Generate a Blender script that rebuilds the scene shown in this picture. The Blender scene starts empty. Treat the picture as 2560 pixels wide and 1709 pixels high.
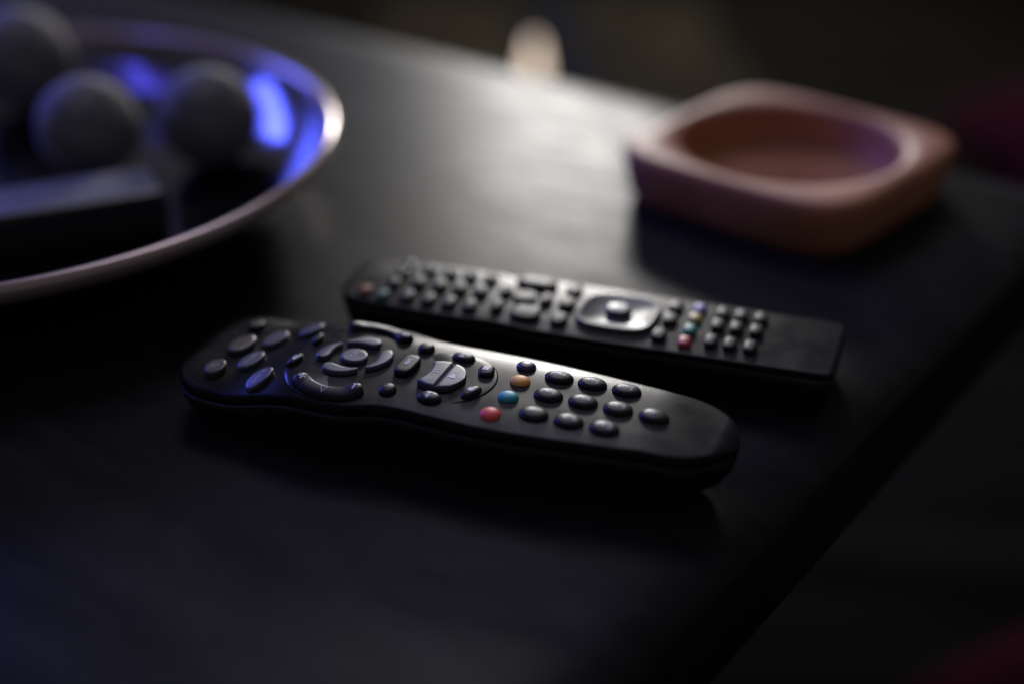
import bpy, bmesh, math
from mathutils import Vector, Matrix
from mathutils.bvhtree import BVHTree

S = bpy.context.scene
COL = S.collection
MM = 0.001
R = math.radians

# ------------------------------------------------------------------ camera, world, lights, exposure
PITCH = 28.5
cam_d = bpy.data.cameras.new('camera')
cam = bpy.data.objects.new('camera', cam_d); COL.objects.link(cam)
cam.location = (0, 0, 0.290); cam.rotation_euler = (R(90 - PITCH), 0, 0)
cam_d.lens = 50; cam_d.sensor_width = 36; cam_d.clip_start = 0.02; cam_d.clip_end = 60
cam_d.dof.use_dof = True
FOCUS = Vector((-0.022, 0.455, 0.027))
fwd = Vector((0, math.cos(R(PITCH)), -math.sin(R(PITCH))))
cam_d.dof.focus_distance = (FOCUS - cam.location).dot(fwd)
cam_d.dof.aperture_fstop = 1.8
S.camera = cam

w = bpy.data.worlds.new('World'); S.world = w; w.use_nodes = True
bg = w.node_tree.nodes['Background']
bg.inputs[0].default_value = (0.33, 0.31, 0.34, 1); bg.inputs[1].default_value = 0.25

def area(name, loc, target, sx, sy, power, color, spread=180):
    d = bpy.data.lights.new(name, 'AREA'); d.shape = 'RECTANGLE'; d.size = sx; d.size_y = sy
    d.energy = power; d.color = color; d.spread = R(spread)
    o = bpy.data.objects.new(name, d); COL.objects.link(o); o.location = loc
    o.rotation_euler = (Vector(target) - Vector(loc)).to_track_quat('-Z', 'Y').to_euler()
    return o
area('window_light', (0.13, 3.0, 0.75), (0.05, 0.5, 0), 0.34, 0.26, 29, (1.0, 0.97, 0.93))
area('blue_strip_light', (-1.10, 1.45, 0.52), (-0.05, 0.55, 0), 0.75, 0.22, 11.0, (0.09, 0.12, 1.0))
area('blue_room_light', (-0.85, 0.85, 1.0), (-0.2, 0.72, 0), 0.70, 0.08, 1.2, (0.10, 0.09, 1.0))
area('ceiling_glow', (-0.06, 1.85, 1.65), (-0.02, 0.45, 0), 0.75, 0.75, 7.5, (0.84, 0.81, 1.0))

S.view_settings.view_transform = 'Standard'; S.view_settings.look = 'None'
S.view_settings.exposure = 0.0; S.view_settings.gamma = 1.0
S.render.engine = 'CYCLES'
S.cycles.use_denoising = True
S.cycles.sample_clamp_indirect = 4.0

# ------------------------------------------------------------------ materials
def mat(name, col, rough=0.4, metal=0.0, spec=0.5, noise=0.0, nscale=300, bump=0.0, bscale=2000, bdist=0.0001,
        rvar=0.0, rscale=60, stretch=None, coat=0.0, emit=None, estr=0):
    m = bpy.data.materials.new(name); m.use_nodes = True
    nt = m.node_tree; b = nt.nodes['Principled BSDF']
    b.inputs['Base Color'].default_value = (*col, 1); b.inputs['Roughness'].default_value = rough
    b.inputs['Metallic'].default_value = metal; b.inputs['Specular IOR Level'].default_value = spec
    b.inputs['Coat Weight'].default_value = coat; b.inputs['Coat Roughness'].default_value = 0.15
    if emit:
        b.inputs['Emission Color'].default_value = (*emit, 1); b.inputs['Emission Strength'].default_value = estr
    tc = nt.nodes.new('ShaderNodeTexCoord'); src = tc.outputs['Object']
    if stretch:
        mp = nt.nodes.new('ShaderNodeMapping'); mp.inputs['Scale'].default_value = stretch[:3]
        mp.inputs['Rotation'].default_value = (0, 0, stretch[3])
        nt.links.new(src, mp.inputs[0]); src = mp.outputs[0]
    def tex(sc, det=4):
        n = nt.nodes.new('ShaderNodeTexNoise'); n.inputs['Scale'].default_value = sc; n.inputs['Detail'].default_value = det
        nt.links.new(src, n.inputs['Vector']); return n.outputs[0]
    if noise:
        mr = nt.nodes.new('ShaderNodeMapRange'); nt.links.new(tex(nscale), mr.inputs[0])
        mr.inputs[1].default_value = 0.3; mr.inputs[2].default_value = 0.7
        mr.inputs[3].default_value = 1 - noise; mr.inputs[4].default_value = 1 + noise
        mx = nt.nodes.new('ShaderNodeMix'); mx.data_type = 'RGBA'; mx.blend_type = 'MULTIPLY'; mx.inputs[0].default_value = 1
        mx.inputs[6].default_value = (*col, 1); nt.links.new(mr.outputs[0], mx.inputs[7])
        nt.links.new(mx.outputs[2], b.inputs['Base Color'])
    if rvar:
        mr = nt.nodes.new('ShaderNodeMapRange'); nt.links.new(tex(rscale, 6), mr.inputs[0])
        mr.inputs[1].default_value = 0.3; mr.inputs[2].default_value = 0.7
        mr.inputs[3].default_value = rough - rvar; mr.inputs[4].default_value = rough + rvar
        nt.links.new(mr.outputs[0], b.inputs['Roughness'])
    if bump:
        bp = nt.nodes.new('ShaderNodeBump'); bp.inputs['Strength'].default_value = bump; bp.inputs['Distance'].default_value = bdist
        nt.links.new(tex(bscale, 2), bp.inputs['Height']); nt.links.new(bp.outputs[0], b.inputs['Normal'])
    return m

M_TABLE = mat('table_black_lacquer', (0.016, 0.016, 0.016), 0.37, spec=0.04, noise=0.25, nscale=25, rvar=0.045, rscale=30,
              stretch=(1, 3, 1, R(-36)), bump=0.25, bscale=120, bdist=0.0002)
M_SHELL = mat('remote_black_plastic', (0.008, 0.008, 0.009), 0.29, spec=0.08, bump=0.2, bscale=2600, bdist=0.00006, rvar=0.05, rscale=70)
M_BASE = mat('remote_base_plastic', (0.007, 0.007, 0.008), 0.45, bump=0.3, bscale=2600, bdist=0.00006)
M_RING = mat('glossy_ring_plastic', (0.010, 0.010, 0.012), 0.24, spec=0.18, rvar=0.04, rscale=150)
M_GREYKEY = mat('satin_grey_key', (0.072, 0.074, 0.118), 0.34, spec=0.5, rvar=0.05, rscale=300, bump=0.1, bscale=3000, bdist=0.00004)
M_CLEARKEY = mat('smoky_grey_key', (0.050, 0.046, 0.046), 0.30)
M_BLACKKEY = mat('black_rubber_key', (0.016, 0.016, 0.019), 0.40, spec=0.2, rvar=0.06, rscale=400, bump=0.15, bscale=2500, bdist=0.00005)
M_RED = mat('red_key', (0.95, 0.12, 0.10), 0.45, spec=0.3)
M_GREEN = mat('teal_key', (0.04, 0.42, 0.47), 0.45, spec=0.3)
M_YELLOW = mat('orange_key', (1.0, 0.47, 0.12), 0.45, spec=0.3)
M_BLUE = mat('dark_blue_key', (0.03, 0.035, 0.10), 0.32)
M_YELLOW2 = mat('pale_yellow_key', (0.55, 0.42, 0.12), 0.4)
M_GREEN2 = mat('green_key', (0.03, 0.32, 0.25), 0.4)
M_RED2 = mat('crimson_key', (0.55, 0.06, 0.08), 0.4)
M_BLUE2 = mat('violet_blue_key', (0.12, 0.12, 0.50), 0.4)
M_ORANGE2 = mat('orange_power_key', (0.26, 0.07, 0.03), 0.5, spec=0.2)
M_GREEN3 = mat('dull_green_key', (0.02, 0.12, 0.09), 0.5, spec=0.2)
M_LEGEND = mat('legend_print', (0.75, 0.75, 0.80), 0.5)
M_LEGDIM = mat('legend_print_dim', (0.33, 0.33, 0.37), 0.5)
M_NAVPAD = mat('glossy_navigation_pad', (0.085, 0.085, 0.085), 0.30, spec=0.2)
M_TRAY = mat('tray_dark_bronze', (0.46, 0.37, 0.34), 0.19, metal=0.45, rvar=0.05, rscale=30)
M_DISH = mat('tray_dark_dish', (0.15, 0.145, 0.16), 0.15, metal=1.0, rvar=0.05, rscale=30, bump=0.5, bscale=45, bdist=0.0006)
M_BALL = mat('ball_matte_grey', (0.14, 0.135, 0.13), 0.75, noise=0.35, nscale=90, bump=0.6, bscale=220, bdist=0.001)
M_BOX = mat('box_black_gloss', (0.015, 0.015, 0.017), 0.25)
M_SLAB = mat('slab_top_gloss', (0.12, 0.12, 0.14), 0.38)
M_RUG = mat('rug_olive_pile', (0.021, 0.018, 0.012), 0.95, spec=0.0, noise=0.5, nscale=9)
M_RUG2 = mat('rug_slate_pile', (0.012, 0.012, 0.015), 0.95, spec=0.0, noise=0.5, nscale=9)
M_CLAY = mat('terracotta_glaze', (0.40, 0.17, 0.095), 0.48, spec=0.14, noise=0.12, nscale=40, rvar=0.05, rscale=80)
M_FLOOR = mat('floor_dark_wood', (0.008, 0.0075, 0.0065), 0.6, spec=0.0, noise=0.5, nscale=3, rvar=0.1, rscale=2, stretch=(1, 6, 1, 0.3))
M_CLOTH = mat('maroon_cloth', (0.022, 0.005, 0.008), 0.95, spec=0.0, noise=0.3, nscale=50)
M_LEG = mat('table_leg_black', (0.015, 0.014, 0.014), 0.5)
M_LED = mat('led_window', (0.05, 0.02, 0.02), 0.15)
M_GLOW = mat('warm_glint_glow', (0.8, 0.7, 0.55), 0.5, emit=(1.0, 0.80, 0.60), estr=1.7)  # emission standing in for a blurred warm highlight of unknown source
M_BRASS = mat('glint_stand_brass', (0.3, 0.2, 0.1), 0.35, metal=1.0)

# ------------------------------------------------------------------ helpers
def link(name, bm, m, parent=None, smooth=True, loc=(0, 0, 0), sharp=40):
    bmesh.ops.remove_doubles(bm, verts=bm.verts, dist=1e-7)
    bmesh.ops.recalc_face_normals(bm, faces=bm.faces)
    if smooth:
        for f in bm.faces: f.smooth = True
        for e in bm.edges:
            if len(e.link_faces) == 2 and e.calc_face_angle(0) > R(sharp): e.smooth = False
    me = bpy.data.meshes.new(name); 
    if any(loc):
        bmesh.ops.translate(bm, verts=bm.verts, vec=-Vector(loc))
    bm.to_mesh(me); bm.free()
    o = bpy.data.objects.new(name, me); COL.objects.link(o); me.materials.append(m)
    o.location = loc
    if parent: o.parent = parent
    return o
def thing(name, label, cat, loc=(0, 0, 0), rz=0, group=None):
    o = bpy.data.objects.new(name, None); COL.objects.link(o); o.empty_display_size = 0.02
    o.location = loc; o.rotation_euler = (0, 0, rz); o['label'] = label; o['category'] = cat
    if group: o['group'] = group
    return o
def tag(o, label, cat, group=None):
    o['label'] = label; o['category'] = cat
    if group: o['group'] = group
    return o
def ss(a, b, x):
    q = min(1, max(0, (x - a) / (b - a))); return q * q * (3 - 2 * q)
def interp(tab, x):
    if x <= tab[0][0]: return tab[0][1]
    for (a, p), (b, q) in zip(tab, tab[1:]):
        if x <= b:
            k = (x - a) / (b - a); return p + (q - p) * k
    return tab[-1][1]
def smooth_tab(tab, x, h):
    return sum(interp(tab, x + h * k / 3) for k in range(-3, 4)) / 7
def grid_faces(bm, rows, closed=False):
    for a, b in zip(rows, rows[1:]):
        n = len(a)
        for i in range(n if closed else n - 1):
            j = (i + 1) % n
            q = [a[i], a[j], b[j], b[i]]
            if len(set(q)) == 4:
                try: bm.faces.new(q)
                except ValueError: pass
def lathe(prof, seg, bm=None, cx=0, cy=0):
    bm = bm or bmesh.new(); rows = []
    for r, z in prof:
        rows.append([bm.verts.new((cx + r * math.cos(2 * math.pi * i / seg), cy + r * math.sin(2 * math.pi * i / seg), z)) for i in range(seg)])
    grid_faces(bm, rows, True); return bm

class Surf:
    """top surface of a remote: z as a function of (u, t), in mm"""
    def __init__(self, f): self.f = f
    def __call__(self, u, t): return self.f(u, t)

def sheet_key(pos, d_of, surf, h, r, dome, dmax, N, M, zmod=None, skirt=1.2):
    """key cap from a (s,b) sheet; pos(s,b)->(u,t); d_of(s,b)-> distance to the rim"""
    bm = bmesh.new(); rows = []
    for i in range(N + 1):
        s = -math.cos(math.pi * i / N); row = []
        for j in range(M + 1):
            b = -math.cos(math.pi * j / M)
            u, t = pos(s, b); d = max(0.0, d_of(s, b))
            z = surf(u, t) + h - r
            if d < r: z += math.sqrt(max(0, r * r - (r - d) ** 2))
            else: z += r
            z += dome * (1 - (1 - min(1, d / dmax)) ** 2)
            if zmod: z += zmod(u, t, s, b)
            row.append(bm.verts.new((u * MM, t * MM, z * MM)))
        rows.append(row)
    grid_faces(bm, rows)
    bmesh.ops.remove_doubles(bm, verts=bm.verts, dist=1e-6)
    be = [e for e in bm.edges if len(e.link_faces) == 1]
    ext = bmesh.ops.extrude_edge_only(bm, edges=be)
    for v in ext['geom']:
        if isinstance(v, bmesh.types.BMVert):
            u, t = v.co.x / MM, v.co.y / MM
            v.co.z = (surf(u, t) - skirt) * MM
    return bm
def pad(cu, ct, ru, rt, surf, n=2.0, rot=0.0, h=2.0, r=0.8, dome=0.3, N=22, M=14, zmod=None):
    c, s_ = math.cos(R(rot)), math.sin(R(rot))
    def pos(s, b):
        x = ru * max(0, 1 - abs(s) ** n) ** (1 / n) * b; y = rt * s
        return cu + c * x - s_ * y, ct + s_ * x + c * y
    def d_of(s, b):
        x = max(0, 1 - abs(s) ** n) ** (1 / n) * b
        f = (abs(x) ** n + abs(s) ** n) ** (1 / n)
        return (1 - f) * min(ru, rt)
    return sheet_key(pos, d_of, surf, h, r, dome, min(ru, rt), N, M, zmod)
def blade(pts, wid, surf, h=2.0, r=0.7, dome=0.2, N=40, M=12, zmod=None, blunt=0.0):
    """key along a spine; pts: list of (u,t); wid: list of half widths; rounded ends"""
    P = [Vector((a, b)) for a, b in pts]; n = len(P) - 1
    def cr(k):
        k = min(max(k, 0), n - 1e-6); i = int(k); f = k - i
        p0, p1, p2, p3 = P[max(i - 1, 0)], P[i], P[i + 1], P[min(i + 2, n)]
        return 0.5 * ((2 * p1) + (-p0 + p2) * f + (2 * p0 - 5 * p1 + 4 * p2 - p3) * f * f + (-p0 + 3 * p1 - 3 * p2 + p3) * f ** 3)
    Ltot = sum((b - a).length for a, b in zip(P, P[1:]))
    wt = [(i, x) for i, x in enumerate(wid)]
    def half(s):
        q = (s + 1) / 2 * n; W = smooth_tab(wt, q, 0.25)
        for e, we in ((s + 1, wid[0]), (1 - s, wid[-1])):
            dist = e / 2 * Ltot
            if dist < we: W *= math.sqrt(max(0, 1 - (1 - dist / we) ** 2))
        return W
    def pos(s, b):
        q = (s + 1) / 2 * n; p = cr(q); a = cr(q + 0.02) - cr(q - 0.02); a.normalize()
        W = half(s); nn = Vector((-a.y, a.x))
        x = p + nn * W * b; return x.x, x.y
    def d_of(s, b): return half(s) * (1 - abs(b))
    return sheet_key(pos, d_of, surf, h, r, dome, max(wid), N, M, zmod)

def text_polys(txt, size):
    cu = bpy.data.curves.new('legend_text', 'FONT'); cu.body = txt; cu.size = size * MM
    cu.align_x = 'CENTER'; cu.align_y = 'CENTER'; cu.resolution_u = 3; cu.offset = 0.012 * size * MM
    ob = bpy.data.objects.new('legend_text', cu); COL.objects.link(ob)
    dg = bpy.context.evaluated_depsgraph_get(); me = bpy.data.meshes.new_from_object(ob.evaluated_get(dg))
    bm = bmesh.new(); bm.from_mesh(me)
    bpy.data.objects.remove(ob); bpy.data.curves.remove(cu); bpy.data.meshes.remove(me)
    return bm
def polys(lst):
    bm = bmesh.new()
    for p in lst:
        bm.faces.new([bm.verts.new((x * MM, y * MM, 0)) for x, y in p])
    bmesh.ops.triangulate(bm, faces=bm.faces)
    return bm
def arc_poly(r0, r1, a0, a1, n=14):
    o = [(r1 * math.cos(R(a0 + (a1 - a0) * i / n)), r1 * math.sin(R(a0 + (a1 - a0) * i / n))) for i in range(n + 1)]
    i_ = [(r0 * math.cos(R(a0 + (a1 - a0) * i / n)), r0 * math.sin(R(a0 + (a1 - a0) * i / n))) for i in range(n + 1)]
    return [[o[k], o[k + 1], i_[k + 1], i_[k]] for k in range(n)]
def legend(key, bm, cu, ct, m=None, rot=0):
    """print a flat legend on a key: text x runs along +t, text up runs along -u; draped on the cap"""
    kb = bmesh.new(); kb.from_mesh(key.data); tree = BVHTree.FromBMesh(kb); kl = key.location
    bmesh.ops.subdivide_edges(bm, edges=bm.edges, cuts=2, use_grid_fill=True)
    c, s_ = math.cos(R(rot)), math.sin(R(rot)); dead = []
    for v in bm.verts:
        x, y = v.co.x * c - v.co.y * s_, v.co.x * s_ + v.co.y * c
        p = Vector((cu * MM - y, ct * MM + x, 0.1))
        hit = tree.ray_cast(p - kl, Vector((0, 0, -1)))
        if hit[0] is None: dead.append(v); continue
        v.co = Vector((p.x, p.y, hit[0].z + kl.z + 0.11 * MM))
    if dead: bmesh.ops.delete(bm, geom=dead, context='VERTS')
    kb.free()
    if not bm.faces: bm.free(); return
    o = link('legend', bm, m or M_LEGEND, None, smooth=False)
    o.parent = key; o.matrix_parent_inverse = Matrix.Translation(-kl)
    return o

def remote_loft(u0, u1, wfun, zfun, prof_top, prof_low, NU, crown, tuck=0.0, cpow=2, lift=None):
    """prof_top / prof_low: (offset from half width, z below top). Returns panel and base bmeshes"""
    def stations():
        for i in range(NU + 1):
            q = i / NU
            yield u0 + (u1 - u0) * (0.5 - 0.5 * math.cos(math.pi * q))
    top, low = bmesh.new(), bmesh.new(); rt, rl = [], []
    flat = [k / 14 for k in range(0, 15)]
    for u in stations():
        W = max(0.02, wfun(u)); k = min(1.0, W / 10.0); zt = zfun(u)
        half = []
        inner = max(0.0, W + prof_top[0][0] * k)
        for f in flat: half.append((f * inner, zt - crown * (f * inner / 28) ** cpow))
        base = half[-1][1]
        for off, dz in prof_top[1:]: half.append((W + off * k, base - dz))
        row = [(-t, z) for t, z in reversed(half)] + half[1:]
        rt.append([top.verts.new((u * MM, t * MM, z * MM)) for t, z in row])
        hl = [(max(0, W + off * k), (base - dz) if dz is not None else 0) for off, dz in prof_low(base)]
        row = [(-t, z) for t, z in hl] + [(t, z) for t, z in reversed(hl)]
        uc = 0.5 * (u0 + u1)
        rl.append([low.verts.new(((uc + (u - uc) * (1 - tuck * max(0, 1 - z / base) ** 1.6)) * MM, t * MM, max((lift(u) if lift else 0) + 0.2, z) * MM)) for t, z in row])
    grid_faces(top, rt); grid_faces(low, rl)
    return top, low

# ------------------------------------------------------------------ setting: floor
bm = bmesh.new()
bm.faces.new([bm.verts.new(p) for p in ((-4, -2, 0), (4, -2, 0), (4, 7, 0), (-4, 7, 0))])
fl = link('floor', bm, M_FLOOR, smooth=False, loc=(0, 0, 0)); fl.location = (0, 0, -0.45); fl['kind'] = 'structure'

# ------------------------------------------------------------------ coffee table
er = Vector((0.5875, 0.8092)); ef = Vector((er.y, -er.x))
A = Vector((0.032, 0.322)); B = Vector((0.104, 0.849))
den = er.x * (-ef.y) + ef.x * er.y
k = ((B - A).x * (-ef.y) + ef.x * (B - A).y) / den
CORNER = A + er * k
table = thing('coffee_table', 'black coffee table with a softly rounded edge under the remotes, tray and ashtray', 'table',
              (CORNER.x, CORNER.y, -0.45), math.atan2(er.y, er.x) - math.pi / 2)
TW, TL = 0.90, 1.30      # local: x from -TW to 0, y from -TL to 0
def rrect(x0, y0, x1, y1, r, n=8):
    o = []
    for cx, cy, a in ((x1 - r, y1 - r, 0), (x0 + r, y1 - r, 90), (x0 + r, y0 + r, 180), (x1 - r, y0 + r, 270)):
        for i in range(n + 1):
            an = R(a + 90 * i / n); o.append((cx + r * math.cos(an), cy + r * math.sin(an)))
    return o
bm = bmesh.new(); rows = []
for d, z in ((60, 0), (34, 0), (26, -0.25), (18, -0.9), (11, -2.0), (6, -3.6), (2.5, -6), (0.6, -9), (0, -13), (0, -44), (3, -48), (20, -48)):
    rows.append([bm.verts.new((x, y, 0.45 + z * MM)) for x, y in rrect(-TW + d * MM, -TL + d * MM, -d * MM, -d * MM, max(0.004, 0.022 - d * MM * 0.25))])
grid_faces(bm, rows, True)
bm.faces.new(rows[0]); bm.faces.new(rows[-1])
link('table_top', bm, M_TABLE, table)
for x, y in ((-0.22, -0.16), (-TW + 0.16, -0.16), (-0.22, -TL + 0.16), (-TW + 0.16, -TL + 0.16)):
    bm = bmesh.new(); rows = []
    for hw, z in ((0.018, 0), (0.020, 0.004), (0.026, 0.39), (0.026, 0.402)):
        rows.append([bm.verts.new((x + a, y + b, z)) for a, b in rrect(-hw, -hw, hw, hw, 0.004, 3)])
    grid_faces(bm, rows, True); bm.faces.new(rows[0]); bm.faces.new(rows[-1])
    link('leg', bm, M_LEG, table)

# ------------------------------------------------------------------ front remote (long rounded one)
RYAW = R(-21.85)
front = thing('remote_control', 'black remote with rounded tail, navigation ring and domed keys lying nearest the camera',
              'remote', (-0.01933, 0.45709, 0), RYAW)
WT = [(-113.4, 0), (-112.9, 8), (-111.5, 15), (-109, 21), (-105, 26), (-100, 29.4), (-94, 31), (-80, 31.6), (-55, 31.8), (-40, 31.8), (-33, 31.2),
      (-27, 29.3), (-21, 27.6), (-12, 27.1), (0, 27.7), (15, 28.1), (29, 27.7), (42, 26.6), (55, 25.2), (68, 23.8), (78, 22.2), (85, 19.2), (91, 17.2),
      (95, 15), (99, 11.8), (102, 8.6), (104.3, 5), (105.5, 1.8), (105.8, 0)]
def fw(u):
    if u > 78: return 22.2 * max(0, 1 - ((u - 78) / 27.9) ** 2.3) ** 0.54
    if u < -94: return 31.0 * max(0, 1 - ((-94 - u) / 19.5) ** 2.3) ** 0.5
    return smooth_tab(WT, u, 2.0)
def fz(u):
    z = 26.4 - 6 * ss(-53, -88, u) - 1.6 * ss(72, 104, u)
    for d in (u + 113.4, 105.8 - u):
        if d < 7: z -= 3.6 * (1 - math.sqrt(max(0, 1 - (1 - d / 7) ** 2)))
    return z
CROWN = 2.0
RING_C = (-46.6, -0.6)
PLAY_C, PLAY_R = (-4.5, -0.5), 18.6
def body_z(u, t): return fz(u) - CROWN * (t / 28) ** 4
surfF = Surf(body_z)
prof_top = [(-2.6, 0), (-1.5, 0.15), (-0.8, 0.5), (-0.25, 1.2), (0, 2.2), (0, 3.4), (-0.7, 3.7), (-1.6, 3.7)]
def prof_low(base):
    z = base
    return [(-1.6, 3.75), (-0.3, 3.85), (0.75, 4.3), (1.05, 5.2), (0.9, 7.0), (0.0, 10), (-2.0, 0.62 * z), (-4.5, 0.80 * z), (-8, 0.94 * z), (-12, z - 0.3), (-200, z - 0.2)]
panel, base = remote_loft(-113.4, 105.8, fw, fz, prof_top, prof_low, 230, CROWN, 0.05, 4, lambda u: 11 * max(0, (u - 76) / 30) ** 2.2 + 4 * max(0, (-92 - u) / 22) ** 2)
link('front_panel', panel, M_SHELL, front)
link('base_shell', base, M_BASE, front)

def fade(a, a0): return ss(-0.55, 0.25, math.cos(a - R(a0)))
# raised ring plate carrying the navigation keys
def plate(name, cu, ct, prof, m, seg=120, au=1.0, at=1.0, a0=180):
    bm = bmesh.new(); rows = []
    for r, dz in prof:
        row = []
        for i in range(seg):
            a = 2 * math.pi * i / seg; u, t = cu + au * r * math.cos(a), ct + at * r * math.sin(a)
            t = max(-fw(u) + 1.6, min(fw(u) - 1.6, t))
            f = fade(a, a0); row.append(bm.verts.new((u * MM, t * MM, (body_z(u, t) + dz * f - 0.3 * (1 - f)) * MM)))
        rows.append(row)
    grid_faces(bm, rows, True)
    return link(name, bm, m, front, sharp=75)
RP = [(1.0, -0.5), (0.998, 0.0), (0.99, 0.25), (0.975, 0.45), (0.95, 0.6), (0.91, 0.66), (0.85, 0.6), (0.7, 0.35), (0.5, 0.12), (0.3, 0.03), (0.1, 0.0), (0.001, 0.0)]
RINGA = (22.6, 29.2)
def ring_h(u, t):
    r = math.hypot((u - RING_C[0]) / RINGA[0], (t - RING_C[1]) / RINGA[1]); return interp(sorted(RP), r) * fade(math.atan2((t - RING_C[1]) / RINGA[1], (u - RING_C[0]) / RINGA[0]), 180) if r < 1 else 0
surfR = Surf(lambda u, t: body_z(u, t) + max(0, ring_h(u, t)))
plate('navigation_ring', RING_C[0], RING_C[1], RP, M_RING, 140, *RINGA)
PP = [(18.6, -0.5), (18.6, 0.15), (18.4, 0.3), (17.9, 0.38), (15, 0.38), (8, 0.36), (0.01, 0.36)]
surfP = Surf(lambda u, t: body_z(u, t) + 0.3)
plate('playback_plate', PLAY_C[0], PLAY_C[1], PP, M_SHELL, 90, 1.0, 1.0, 35)

def fkey(bm, m, cu, ct, name='key', label=None):
    o = link(name, bm, m, front, loc=(cu * MM, ct * MM, fz(cu) * MM))
    if label: o['label'] = label
    return o
# number keys
DIG = {1: (34.6, -13.8, ''), 2: (34.9, 0.4, 'abc'), 3: (34.0, 14.2, 'def'), 4: (47.8, -13.7, 'ghi'), 5: (48.1, 0.6, 'jkl'), 6: (47.0, 14.4, 'mno'),
       7: (61.0, -13.6, 'pqrs'), 8: (61.4, 0.6, 'tuv'), 9: (60.2, 14.4, 'wxyz'), 0: (74.8, 0.5, '')}
for dg_, (u, t, ab) in DIG.items():
    o = fkey(pad(u, t, 5.6, 4.2, surfF, h=1.3, r=1.1, dome=0.8), M_BLACKKEY, u, t)
    legend(o, text_polys(str(dg_), 3.9), u - 1.2, t)
    if ab: legend(o, text_polys(ab, 1.9), u + 1.9, t)
# colour keys
for u, t, m in ((20.0, -18.9, M_RED), (21.8, -6.0, M_GREEN), (21.6, 6.2, M_YELLOW), (19.6, 17.8, M_BLUE)):
    fkey(pad(u, t, 3.9, 3.4, surfF, h=1.2, r=1.0, dome=0.8), m, u, t)
# ok key and direction keys
o = fkey(pad(-43.4, -0.8, 5.4, 4.9, surfR, h=1.7, r=0.7, dome=-0.1), M_GREYKEY, -43.4, -0.8)
legend(o, text_polys('OK', 3.6), -43.4, -0.3, M_LEGDIM)
OC = (-43.4, -0.8)
def arc_pts(a0, a1, r0, r1, n=6):
    return [(OC[0] + (r0 + (r1 - r0) * i / n) * math.cos(R(a0 + (a1 - a0) * i / n)), OC[1] + (r0 + (r1 - r0) * i / n) * math.sin(R(a0 + (a1 - a0) * i / n))) for i in range(n + 1)]
HW = [2.6, 2.8, 2.7, 2.3, 1.75, 1.2, 0.8]
for a0, a1, r0, r1 in ((234, 304, 12.3, 10.4), (38, -40, 12.6, 10.6), (66, 132, 12.6, 10.8), (208, 142, 12.4, 10.6)):
    p = arc_pts(a0, a1, r0, r1); mid = p[3]
    fkey(blade(p, HW, surfR, h=1.7, r=0.7, dome=0.1), M_GREYKEY, mid[0], mid[1])
# volume and channel rockers
def bump_ends(u, t, s, b):
    return 0.9 * (math.exp(-((abs(s) - 0.80) / 0.20) ** 2)) * (1 - b * b)
vp = [(-56.0, -20.8), (-53.2, -23.6), (-48.5, -25.6), (-43.0, -26.2), (-37.5, -25.2), (-33.2, -22.8), (-30.6, -19.6)]
vol = fkey(blade(vp, [3.5, 3.7, 3.2, 2.9, 3.2, 3.7, 3.5], surfR, h=1.6, r=1.2, dome=0.2, zmod=bump_ends), M_BLACKKEY, -43, -25.5)
legend(vol, polys([[(-1.5, -0.4), (1.5, -0.4), (1.5, 0.4), (-1.5, 0.4)], [(-0.4, -1.5), (0.4, -1.5), (0.4, -0.42), (-0.4, -0.42)], [(-0.4, 0.42), (0.4, 0.42), (0.4, 1.5), (-0.4, 1.5)]]), -53.6, -22.8)
legend(vol, polys([[(-1.4, -0.4), (1.4, -0.4), (1.4, 0.4), (-1.4, 0.4)]]), -32.6, -21.9)
legend(vol, polys([[(-1.8, -0.2), (1.8, 1.5), (1.8, 1.0), (-0.9, -0.2)], [(1.8, -1.9), (-1.8, -0.2), (-0.9, -0.2), (1.8, -1.4)], [(1.8, 1.0), (1.8, -1.4), (1.4, -1.2), (1.4, 0.8)]]), -43.4, -26.2, M_LEGDIM)
cp = [(a, -b - 1.2) for a, b in vp]
ch = fkey(blade(cp, [3.2, 3.4, 2.9, 2.7, 2.9, 3.4, 3.2], surfR, h=1.5, r=1.1, dome=0.2, zmod=bump_ends), M_BLACKKEY, -43, 25)
legend(ch, polys([[(-1.4, -0.4), (1.4, -0.4), (1.4, 0.4), (-1.4, 0.4)]]), -32.6, 20.8)
# mute and its twin
mu = fkey(pad(-64.2, -9.8, 2.3, 4.6, surfR, rot=-8, h=1.6, r=0.9, dome=0.3), M_BLACKKEY, -63.8, -9.8)
legend(mu, polys([[(-1.7, -0.5), (-0.9, -0.5), (-0.9, 0.5), (-1.7, 0.5)], [(-0.9, -0.5), (0.0, -1.2), (0.0, 1.2), (-0.9, 0.5)],
                  [(0.2, -1.0), (0.5, -1.2), (1.8, 1.0), (1.5, 1.2)], [(0.2, 1.0), (0.5, 1.2), (1.8, -1.0), (1.5, -1.2)]]), -63.8, -9.8, rot=0)
fkey(pad(-64.0, 8.0, 2.1, 4.0, surfR, rot=8, h=1.6, r=0.9, dome=0.3), M_BLACKKEY, -63.8, 8.0)
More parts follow.
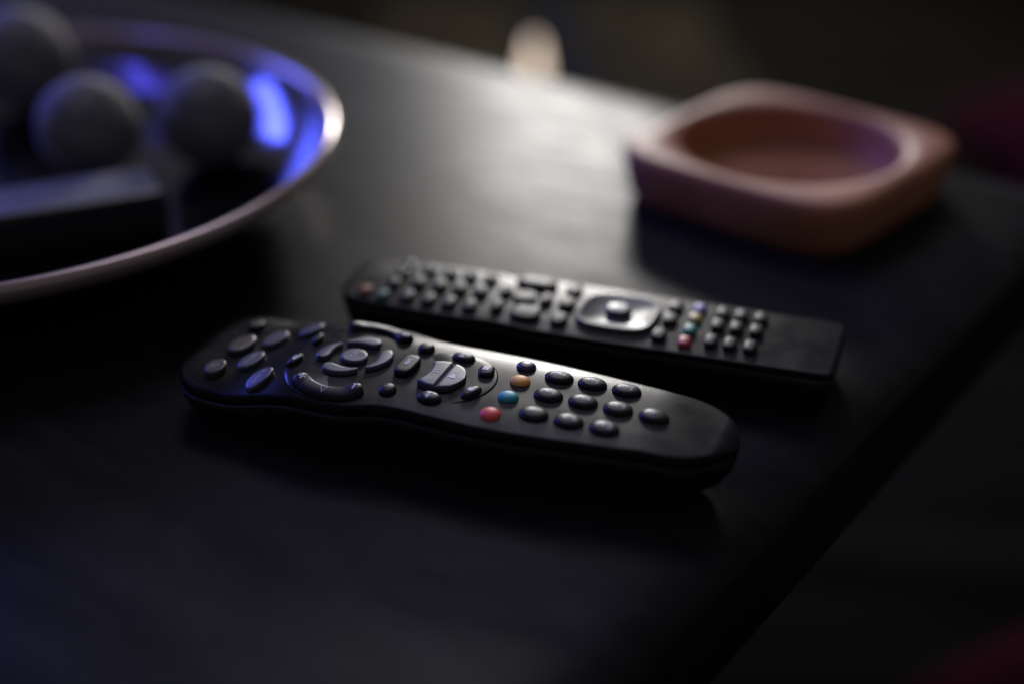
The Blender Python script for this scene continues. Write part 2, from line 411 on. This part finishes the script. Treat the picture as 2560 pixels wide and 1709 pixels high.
# head keys
g = fkey(pad(-72.8, -22.0, 4.0, 7.0, surfF, rot=-8, h=1.7, r=0.6, dome=0.1), M_GREYKEY, -72.8, -22.0)
legend(g, text_polys('guida tv', 2.7), -73.0, -22.0, M_LEGDIM, rot=-8)
g = fkey(pad(-84.0, -9.2, 3.8, 6.9, surfF, rot=-8, h=1.7, r=0.6, dome=0.1), M_GREYKEY, -84, -9.2)
legend(g, text_polys('primafila', 2.6), -84.2, -9.2, M_LEGDIM, rot=-8)
fkey(pad(-83.8, 9.2, 3.8, 6.7, surfF, rot=-10, h=1.7, r=0.6, dome=0.1), M_GREYKEY, -83.8, 9.2)
fkey(pad(-72.6, 18.4, 3.7, 6.5, surfF, rot=-12, h=1.7, r=0.6, dome=0.1), M_GREYKEY, -72.6, 19.0)
pw = fkey(pad(-94.2, -18.8, 3.8, 4.9, surfF, rot=-6, h=2.3, r=0.6, dome=-0.1), M_CLEARKEY, -94.2, -18.8)
legend(pw, polys(arc_poly(1.05, 1.4, 120, 420) + [[(-0.17, 0.3), (0.17, 0.3), (0.17, 1.8), (-0.17, 1.8)]]), -94.2, -18.8, M_LEGDIM)
fkey(pad(-93.8, 0.0, 4.3, 7.2, surfF, rot=-7, h=2.3, r=0.8, dome=0.1), M_CLEARKEY, -93.8, 0.0)
fkey(pad(-97.2, 16.8, 3.0, 3.8, surfF, rot=-10, h=2.2, r=0.7, dome=0.1), M_BLACKKEY, -96.2, 17.6)
fkey(pad(-102.6, 9.0, 0.9, 0.9, surfF, h=0.5, r=0.4, dome=0.1, N=10, M=8), M_LED, -102.6, 9.0, name='indicator_led')
# keys between ring and playback block
e = fkey(pad(-21.6, 0.4, 3.7, 7.0, surfP, n=3.2, h=1.9, r=0.9, dome=0.15), M_BLACKKEY, -21.6, 0.4)
legend(e, text_polys('esc', 3.6), -21.8, 1.0)
fkey(pad(-21.0, 16.3, 3.3, 3.5, surfF, h=1.4, r=1.1, dome=0.7), M_BLACKKEY, -21, 16.3)
ii = fkey(pad(-21.2, -17.4, 3.3, 3.5, surfF, h=1.4, r=1.1, dome=0.7), M_BLACKKEY, -21.2, -17.4)
legend(ii, text_polys('i', 4.2), -21.2, -17.4, M_LEGDIM)
# pause / play block with a groove across
PW = [(-13.0, 7.2), (-12, 8.0), (-9, 9.1), (-6, 9.3), (-3, 8.9), (-0.5, 7.6), (1.2, 5.7), (2.2, 3.6), (2.8, 1.4), (2.95, 0)]
PU0, PU1, PT = -13.0, 2.95, -2.4
def ppos(s, b):
    u = PU0 + (PU1 - PU0) * (s + 1) / 2; W = interp(PW, u)
    k = ss(-5, -13, u)
    return u + 2.0 * k * (1 - b * b), PT + W * b
def pd(s, b):
    u = PU0 + (PU1 - PU0) * (s + 1) / 2; W = interp(PW, u)
    return min(W * (1 - abs(b)), u - PU0, 60)
def groove(u, t, s, b): return -0.55 * math.exp(-((u + 4.9) / 0.45) ** 2) + (0.25 if u < -4.9 else 0) * ss(-4.9, -6.5, u)
pp = fkey(sheet_key(ppos, pd, surfP, 1.9, 0.7, 0.1, 9, 64, 18, groove), M_GREYKEY, -5, PT, label='wide grey pause and play key')
legend(pp, polys([[(-0.95, -2.3), (-0.5, -2.3), (-0.5, 2.3), (-0.95, 2.3)], [(0.5, -2.3), (0.95, -2.3), (0.95, 2.3), (0.5, 2.3)]]), -9.2, -1.8)
legend(pp, polys([[(-1.5, -1.7), (1.7, 0), (-1.5, 1.7)]]), -1.6, -2.6)
# keys around it
f = fkey(pad(-4.6, 14.4, 4.7, 3.3, surfP, h=1.3, r=1.1, dome=0.6), M_BLACKKEY, -4.6, 14.4)
legend(f, polys([[(-1.9, -1.2), (0.1, 0), (-1.9, 1.2)], [(0.2, -1.2), (2.2, 0), (0.2, 1.2)]]), -4.9, 14.3)
f = fkey(pad(-4.6, -17.2, 4.7, 3.2, surfP, h=1.3, r=1.1, dome=0.6), M_BLACKKEY, -4.6, -17.2)
legend(f, polys([[(1.9, -1.2), (-0.1, 0), (1.9, 1.2)], [(-0.2, -1.2), (-2.2, 0), (-0.2, 1.2)]]), -4.9, -17.2)
f = fkey(pad(7.6, 7.4, 3.1, 3.9, surfP, n=2.6, rot=15, h=1.4, r=0.9, dome=0.5), M_BLACKKEY, 7.6, 7.4)
legend(f, polys([[(-1.2, -1.2), (1.2, -1.2), (1.2, 1.2), (-1.2, 1.2)]]), 7.4, 7.5)
f = fkey(pad(8.4, -8.8, 2.6, 4.8, surfP, rot=-22, h=1.4, r=1.0, dome=0.6), M_BLACKKEY, 8.4, -8.8)
legend(f, polys(arc_poly(0.0001, 1.25, 0, 360, 16)), 8.2, -8.8)

# ------------------------------------------------------------------ rear remote (straight one)
yaw2 = R(-18.5)
O2 = Vector((0.08987, 0.50577)); V2 = Vector((-math.sin(yaw2), math.cos(yaw2)))
P2 = O2 + V2 * (-0.0005)
rear = thing('remote_control', 'longer straight black remote with a square navigation pad, lying behind the front remote',
             'remote', (P2.x, P2.y, 0), yaw2)
W2 = [(-168.6, 0), (-168.2, 6), (-167, 12), (-164.5, 17), (-161, 19.6), (-155, 21), (-140, 22), (-120, 22.8), (-108, 22.6), (-100, 21.6), (-92, 22.4), (-80, 23.8),
      (-60, 24), (-20, 23.6), (20, 23.3), (37, 23.1), (40, 22.6), (41.6, 21.2), (42.3, 19), (42.5, 0)]
def rw(u):
    return smooth_tab(W2, u, 0.2 if (u < -160 or u > 38) else 2.0)
def rz(u):
    z = 20.2
    for d, q in ((u + 168.6, 5), (42.5 - u, 2)):
        if d < q: z -= 2.0 * (1 - math.sqrt(max(0, 1 - (1 - d / q) ** 2)))
    return z
def rear_z(u, t): return rz(u) - 1.0 * (t / 28) ** 2
surf2 = Surf(rear_z)
pt2 = [(-1.6, 0), (-0.8, 0.12), (-0.3, 0.45), (0, 1.1), (0, 2.4), (-0.4, 2.6), (-1.2, 2.6)]
def pl2(b): return [(-1.2, 2.65), (-0.2, 2.7), (0.2, 3.2), (0.2, 6), (-0.4, 10), (-1.8, 15), (-3.5, b - 0.8), (-6, b - 0.2), (-200, b - 0.2)]
panel, base = remote_loft(-168.6, 42.5, rw, rz, pt2, pl2, 200, 1.0, 0.03)
link('front_panel', panel, M_SHELL, rear); link('base_shell', base, M_BASE, rear)
def rkey(bm, m, cu, ct, name='key', label=None):
    o = link(name, bm, m, rear, loc=(cu * MM, ct * MM, rz(cu) * MM))
    if label: o['label'] = label
    return o
RT = dict(N=14, M=10)
for u in (-7.4, 0.2, 8.2):
    for t in (-11.8, 2.2, 14.0):
        rkey(pad(u, t, 2.5, 4.3, surf2, n=3.5, h=1.9, r=0.6, dome=0.3, **RT), M_BLACKKEY, u, t)
for t, m in ((-15.2, M_RED2), (-4.9, M_GREEN2), (5.6, M_YELLOW2), (14.8, M_BLUE2)):
    rkey(pad(-17.4, t, 2.5, 3.6, surf2, n=3, h=1.7, r=0.7, dome=0.4, **RT), m, -17.4, t)
for u, t, rr in ((-28.2, -13.2, 0), (-26.9, 1.2, 0), (-27.2, 13.4, 0)):
    rkey(pad(u, t, 3.0, 4.2, surf2, n=3, h=1.8, r=0.6, dome=0.3, **RT), M_BLACKKEY, u, t)
NPs = Surf(lambda u, t: rear_z(u, t) + 0.2)
npd = lambda u, t, s, b: -1.9 * max(0, 1 - (abs((u + 48.4) / 15.2) ** 3.4 + abs(t / 14.2) ** 3.4) ** 0.7)
rkey(pad(-48.4, 0.0, 16.6, 15.6, NPs, n=3.4, h=1.7, r=0.9, dome=0.0, N=44, M=40, zmod=npd), M_NAVPAD, -48.4, 0, 'navigation_pad')
nz = Surf(lambda u, t: rear_z(u, t) + 0.5)
rkey(pad(-48.6, 0.8, 5.4, 4.6, nz, n=2.6, h=2.2, r=0.9, dome=0.3), M_GREYKEY, -48.6, 0.8, label='grey key in the middle of the pad')
for u, t in ((-70.0, -13.2), (-70.8, 1.6), (-71.6, 15.0)):
    rkey(pad(u, t, 3.3, 4.6, surf2, n=3, h=1.8, r=0.6, dome=0.3, **RT), M_BLACKKEY, u, t)
rkey(pad(-84.6, -12.6, 6.2, 5.2, surf2, n=3, h=2.0, r=0.8, dome=0.3), M_BLACKKEY, -84.6, -12.6)
rkey(pad(-89.5, 2.4, 5.2, 5.0, surf2, n=2.4, h=1.2, r=0.8, dome=0.2), M_BLACKKEY, -89.5, 2.4)
rkey(pad(-80.0, 2.0, 2.4, 4.4, surf2, n=3, h=1.9, r=0.6, dome=0.3, **RT), M_BLACKKEY, -80, 2.0)
rkey(pad(-97.8, -9.8, 2.4, 4.4, surf2, n=3, h=1.9, r=0.6, dome=0.3, **RT), M_BLACKKEY, -97.8, -9.8)
rkey(pad(-98.6, 4.6, 2.4, 4.4, surf2, n=3, h=1.9, r=0.6, dome=0.3, **RT), M_BLACKKEY, -98.6, 4.6)
rkey(pad(-88.5, 16.2, 9.0, 4.2, surf2, n=3, h=2.1, r=0.8, dome=0.4), M_BLACKKEY, -88.5, 16.2)
for u in (-108.6, -117.8, -127.0, -136.6):
    for t in (-13.4, 0.4, 13.6):
        rkey(pad(u, t, 3.0, 4.4, surf2, n=2.8, h=1.9, r=0.7, dome=0.5, **RT), M_BLACKKEY, u, t)
for u, t, m in ((-146.6, -3.2, M_BLACKKEY), (-146.8, 7.6, M_BLACKKEY), (-147.0, -15.4, M_GREEN3), (-155.6, -13.6, M_ORANGE2), (-147.4, 16.2, M_BLACKKEY)):
    rkey(pad(u, t, 2.8, 3.6, surf2, n=2.4, h=1.8, r=0.7, dome=0.4, **RT), m, u, t)

# ------------------------------------------------------------------ round tray with its contents
TC = (-0.273, 0.665)
tray = thing('tray', 'large round bronze tray with a thin raised rim at the left of the table', 'tray', (TC[0], TC[1], 0))
prof = [(0.0001, 9), (60, 9), (120, 9.4), (138, 11), (152, 15.5), (163, 22), (171, 30), (176, 37.5), (178, 41.5), (179, 44), (180.6, 45.4), (182.6, 45.8), (184.4, 45), (185.4, 43), (185, 40.5),
        (183.5, 38.5), (181, 36), (175, 28), (166, 19), (155, 12), (141, 7), (124, 4.6), (112, 4), (110, 1), (107, 0), (104, 1), (102, 4.5), (50, 5), (0.0001, 5)]
prof = [(r * 1.005, z) for r, z in prof]
link('rim', lathe([(r * MM, z * MM) for r, z in prof[8:17]], 160), M_TRAY, tray, sharp=60)
link('dish', lathe([(r * MM, z * MM) for r, z in prof[:9]], 160), M_DISH, tray, sharp=60)
link('underside', lathe([(r * MM, z * MM) for r, z in prof[16:]], 160), M_DISH, tray, sharp=60)
def ball(x, y, z, r, label):
    bm = bmesh.new(); bmesh.ops.create_uvsphere(bm, u_segments=48, v_segments=28, radius=r)
    for v in bm.verts:
        v.co *= 1 + 0.006 * math.sin(3 * math.atan2(v.co.y, v.co.x) + 9 * v.co.z / r)
    o = link('decorative_ball', bm, M_BALL); o.location = (x, y, z)
    return tag(o, label, 'ball', 'grey balls in the tray')
ball(-0.160, 0.715, 0.0362, 0.0265, 'matte grey ball in the tray, nearest its bright rim')
ball(-0.219, 0.699, 0.0362, 0.0265, 'matte grey ball in the tray, middle one behind the black slab')
ball(-0.282, 0.796, 0.0430, 0.0290, 'matte grey ball farthest back in the tray at the left picture edge')
# black slab (a third, plain remote) lying in the tray
slab = thing('remote_control', 'plain black remote lying in the round tray in front of the grey balls', 'remote', (-0.238, 0.612, 0.0094), math.atan2(31, 67))
bm = bmesh.new(); rows = []
for d, z in ((4, 0), (1, 0.6), (0, 2.5), (0, 19), (0.5, 21), (1.6, 21.8)):
    rows.append([bm.verts.new((x, y, z * MM)) for x, y in rrect((-75 + d) * MM, (-19 + d) * MM, (75 - d) * MM, (19 - d) * MM, 0.009 - d * MM, 6)])
grid_faces(bm, rows, True); bm.faces.new(rows[0]); bm.faces.new(rows[-1])
link('body', bm, M_BOX, slab)
bm = bmesh.new(); rows = []
for d, z in ((0, 21.7), (0.3, 22.2), (1.0, 22.4)):
    rows.append([bm.verts.new((x, y, z * MM)) for x, y in rrect((-72 + d) * MM, (-16.5 + d) * MM, (72 - d) * MM, (16.5 - d) * MM, 0.007 - d * MM, 6)])
grid_faces(bm, rows, True); bm.faces.new(rows[-1])
link('front_panel', bm, M_SLAB, slab)

# ------------------------------------------------------------------ terracotta ashtray
ash = thing('ashtray', 'square terracotta ashtray with rounded corners and a round hollow', 'ashtray', (0.1445, 0.699, 0), R(49))
bm = bmesh.new(); rows = []; SEG = 128
def sq(a, hw, n):
    c, s_ = abs(math.cos(a)), abs(math.sin(a)); return hw / ((c ** n + s_ ** n) ** (1 / n))
ASC = 1.085
OUT = [(0.0, 0, 'c'), (56, 0, 's'), (60, 1.0, 's'), (62, 4, 's'), (64.2, 18, 's'), (64.8, 22.5, 's'), (64.2, 25.2, 's'), (62.5, 26.6, 's'), (60.6, 27.0, 's'), (58.2, 27.1, 'm'), (55.0, 26.6, 'c'), (53.6, 25.2, 'c'),
       (52.8, 22, 'c'), (51.6, 14, 'c'), (49, 7.5, 'c'), (43, 5, 'c'), (30, 4.4, 'c'), (0.0, 4.4, 'c')]
for r, z, kd in OUT:
    row = []
    for i in range(SEG):
        a = 2 * math.pi * i / SEG
        if kd == 's': rr = sq(a, r, 5.2)
        elif kd == 'm': rr = 0.62 * sq(a, r, 5.2) + 0.38 * r
        else: rr = max(r, 0.01)
        row.append(bm.verts.new((ASC * rr * math.cos(a) * MM, ASC * rr * math.sin(a) * MM, z * 1.08 * MM)))
    rows.append(row)
grid_faces(bm, rows, True)
link('bowl', bm, M_CLAY, ash, sharp=60)

# ------------------------------------------------------------------ blurred background
glint = thing('glint_stand_in', 'added glowing stand-in for a small warm lamp glowing low behind the far table edge, out of focus', 'glint', (0.026, 1.62, -0.478))  # glowing shape and its stand are added to give an unidentified warm highlight
link('stand', lathe([(0.0001, 0), (0.05, 0), (0.05, 0.006), (0.012, 0.014), (0.007, 0.03), (0.007, 0.238), (0.0001, 0.240)], 24), M_BRASS, glint)
link('glow_tip', lathe([(0.0001, 0.232), (0.007, 0.235), (0.010, 0.245), (0.009, 0.26), (0.006, 0.275), (0.003, 0.287), (0.0001, 0.29)], 20), M_GLOW, glint)

rug = thing('rug', 'olive and slate rug on the floor behind the far table edge, out of focus', 'rug', (0.14, 2.05, -0.45), 0.05)
for i, (x0, x1, m) in enumerate(((-0.36, -0.10, M_RUG), (-0.10, 0.02, M_RUG2), (0.02, 0.26, M_RUG))):
    bm = bmesh.new(); rows = []
    for d, z in ((0, 0.4), (0, 6), (3, 9)):
        rows.append([bm.verts.new((x, y, z * MM)) for x, y in rrect(x0 + d * MM, -0.75 + d * MM, x1 - d * MM, 0.75 - d * MM, 0.004, 3)])
    grid_faces(bm, rows, True); bm.faces.new(rows[-1])
    link('stripe', bm, m, rug)

def cushion(x, y, z, sx, sy, sz, rzz, label):
    bm = bmesh.new(); bmesh.ops.create_grid(bm, x_segments=24, y_segments=24, size=1)
    top = [v for v in bm.verts]
    g2 = bmesh.ops.duplicate(bm, geom=bm.faces[:] + bm.verts[:] + bm.edges[:])
    for v in bm.verts:
        pass
    up = set(top)
    for v in bm.verts:
        px, py = v.co.x, v.co.y
        hgt = ((1 - px ** 4) * (1 - py ** 4)) ** 0.5 if abs(px) < 1 and abs(py) < 1 else 0
        pin = 1 - 0.06 * (1 - abs(px * py))
        v.co = Vector((px * sx * pin, py * sy * pin, sz * hgt * (1 if v in up else -1)))
    o = link('cushion', bm, M_CLOTH); o.location = (x, y, z); o.rotation_euler = (0, 0, rzz)
    return tag(o, label, 'cushion', 'maroon cushions on the floor')
cushion(0.525, 0.62, -0.37, 0.22, 0.22, 0.08, 0.5, 'maroon cushion on the floor at the lower right picture corner')
cushion(0.86, 1.68, -0.37, 0.24, 0.24, 0.08, 0.2, 'maroon cushion on the floor at the right picture edge beyond the ashtray')
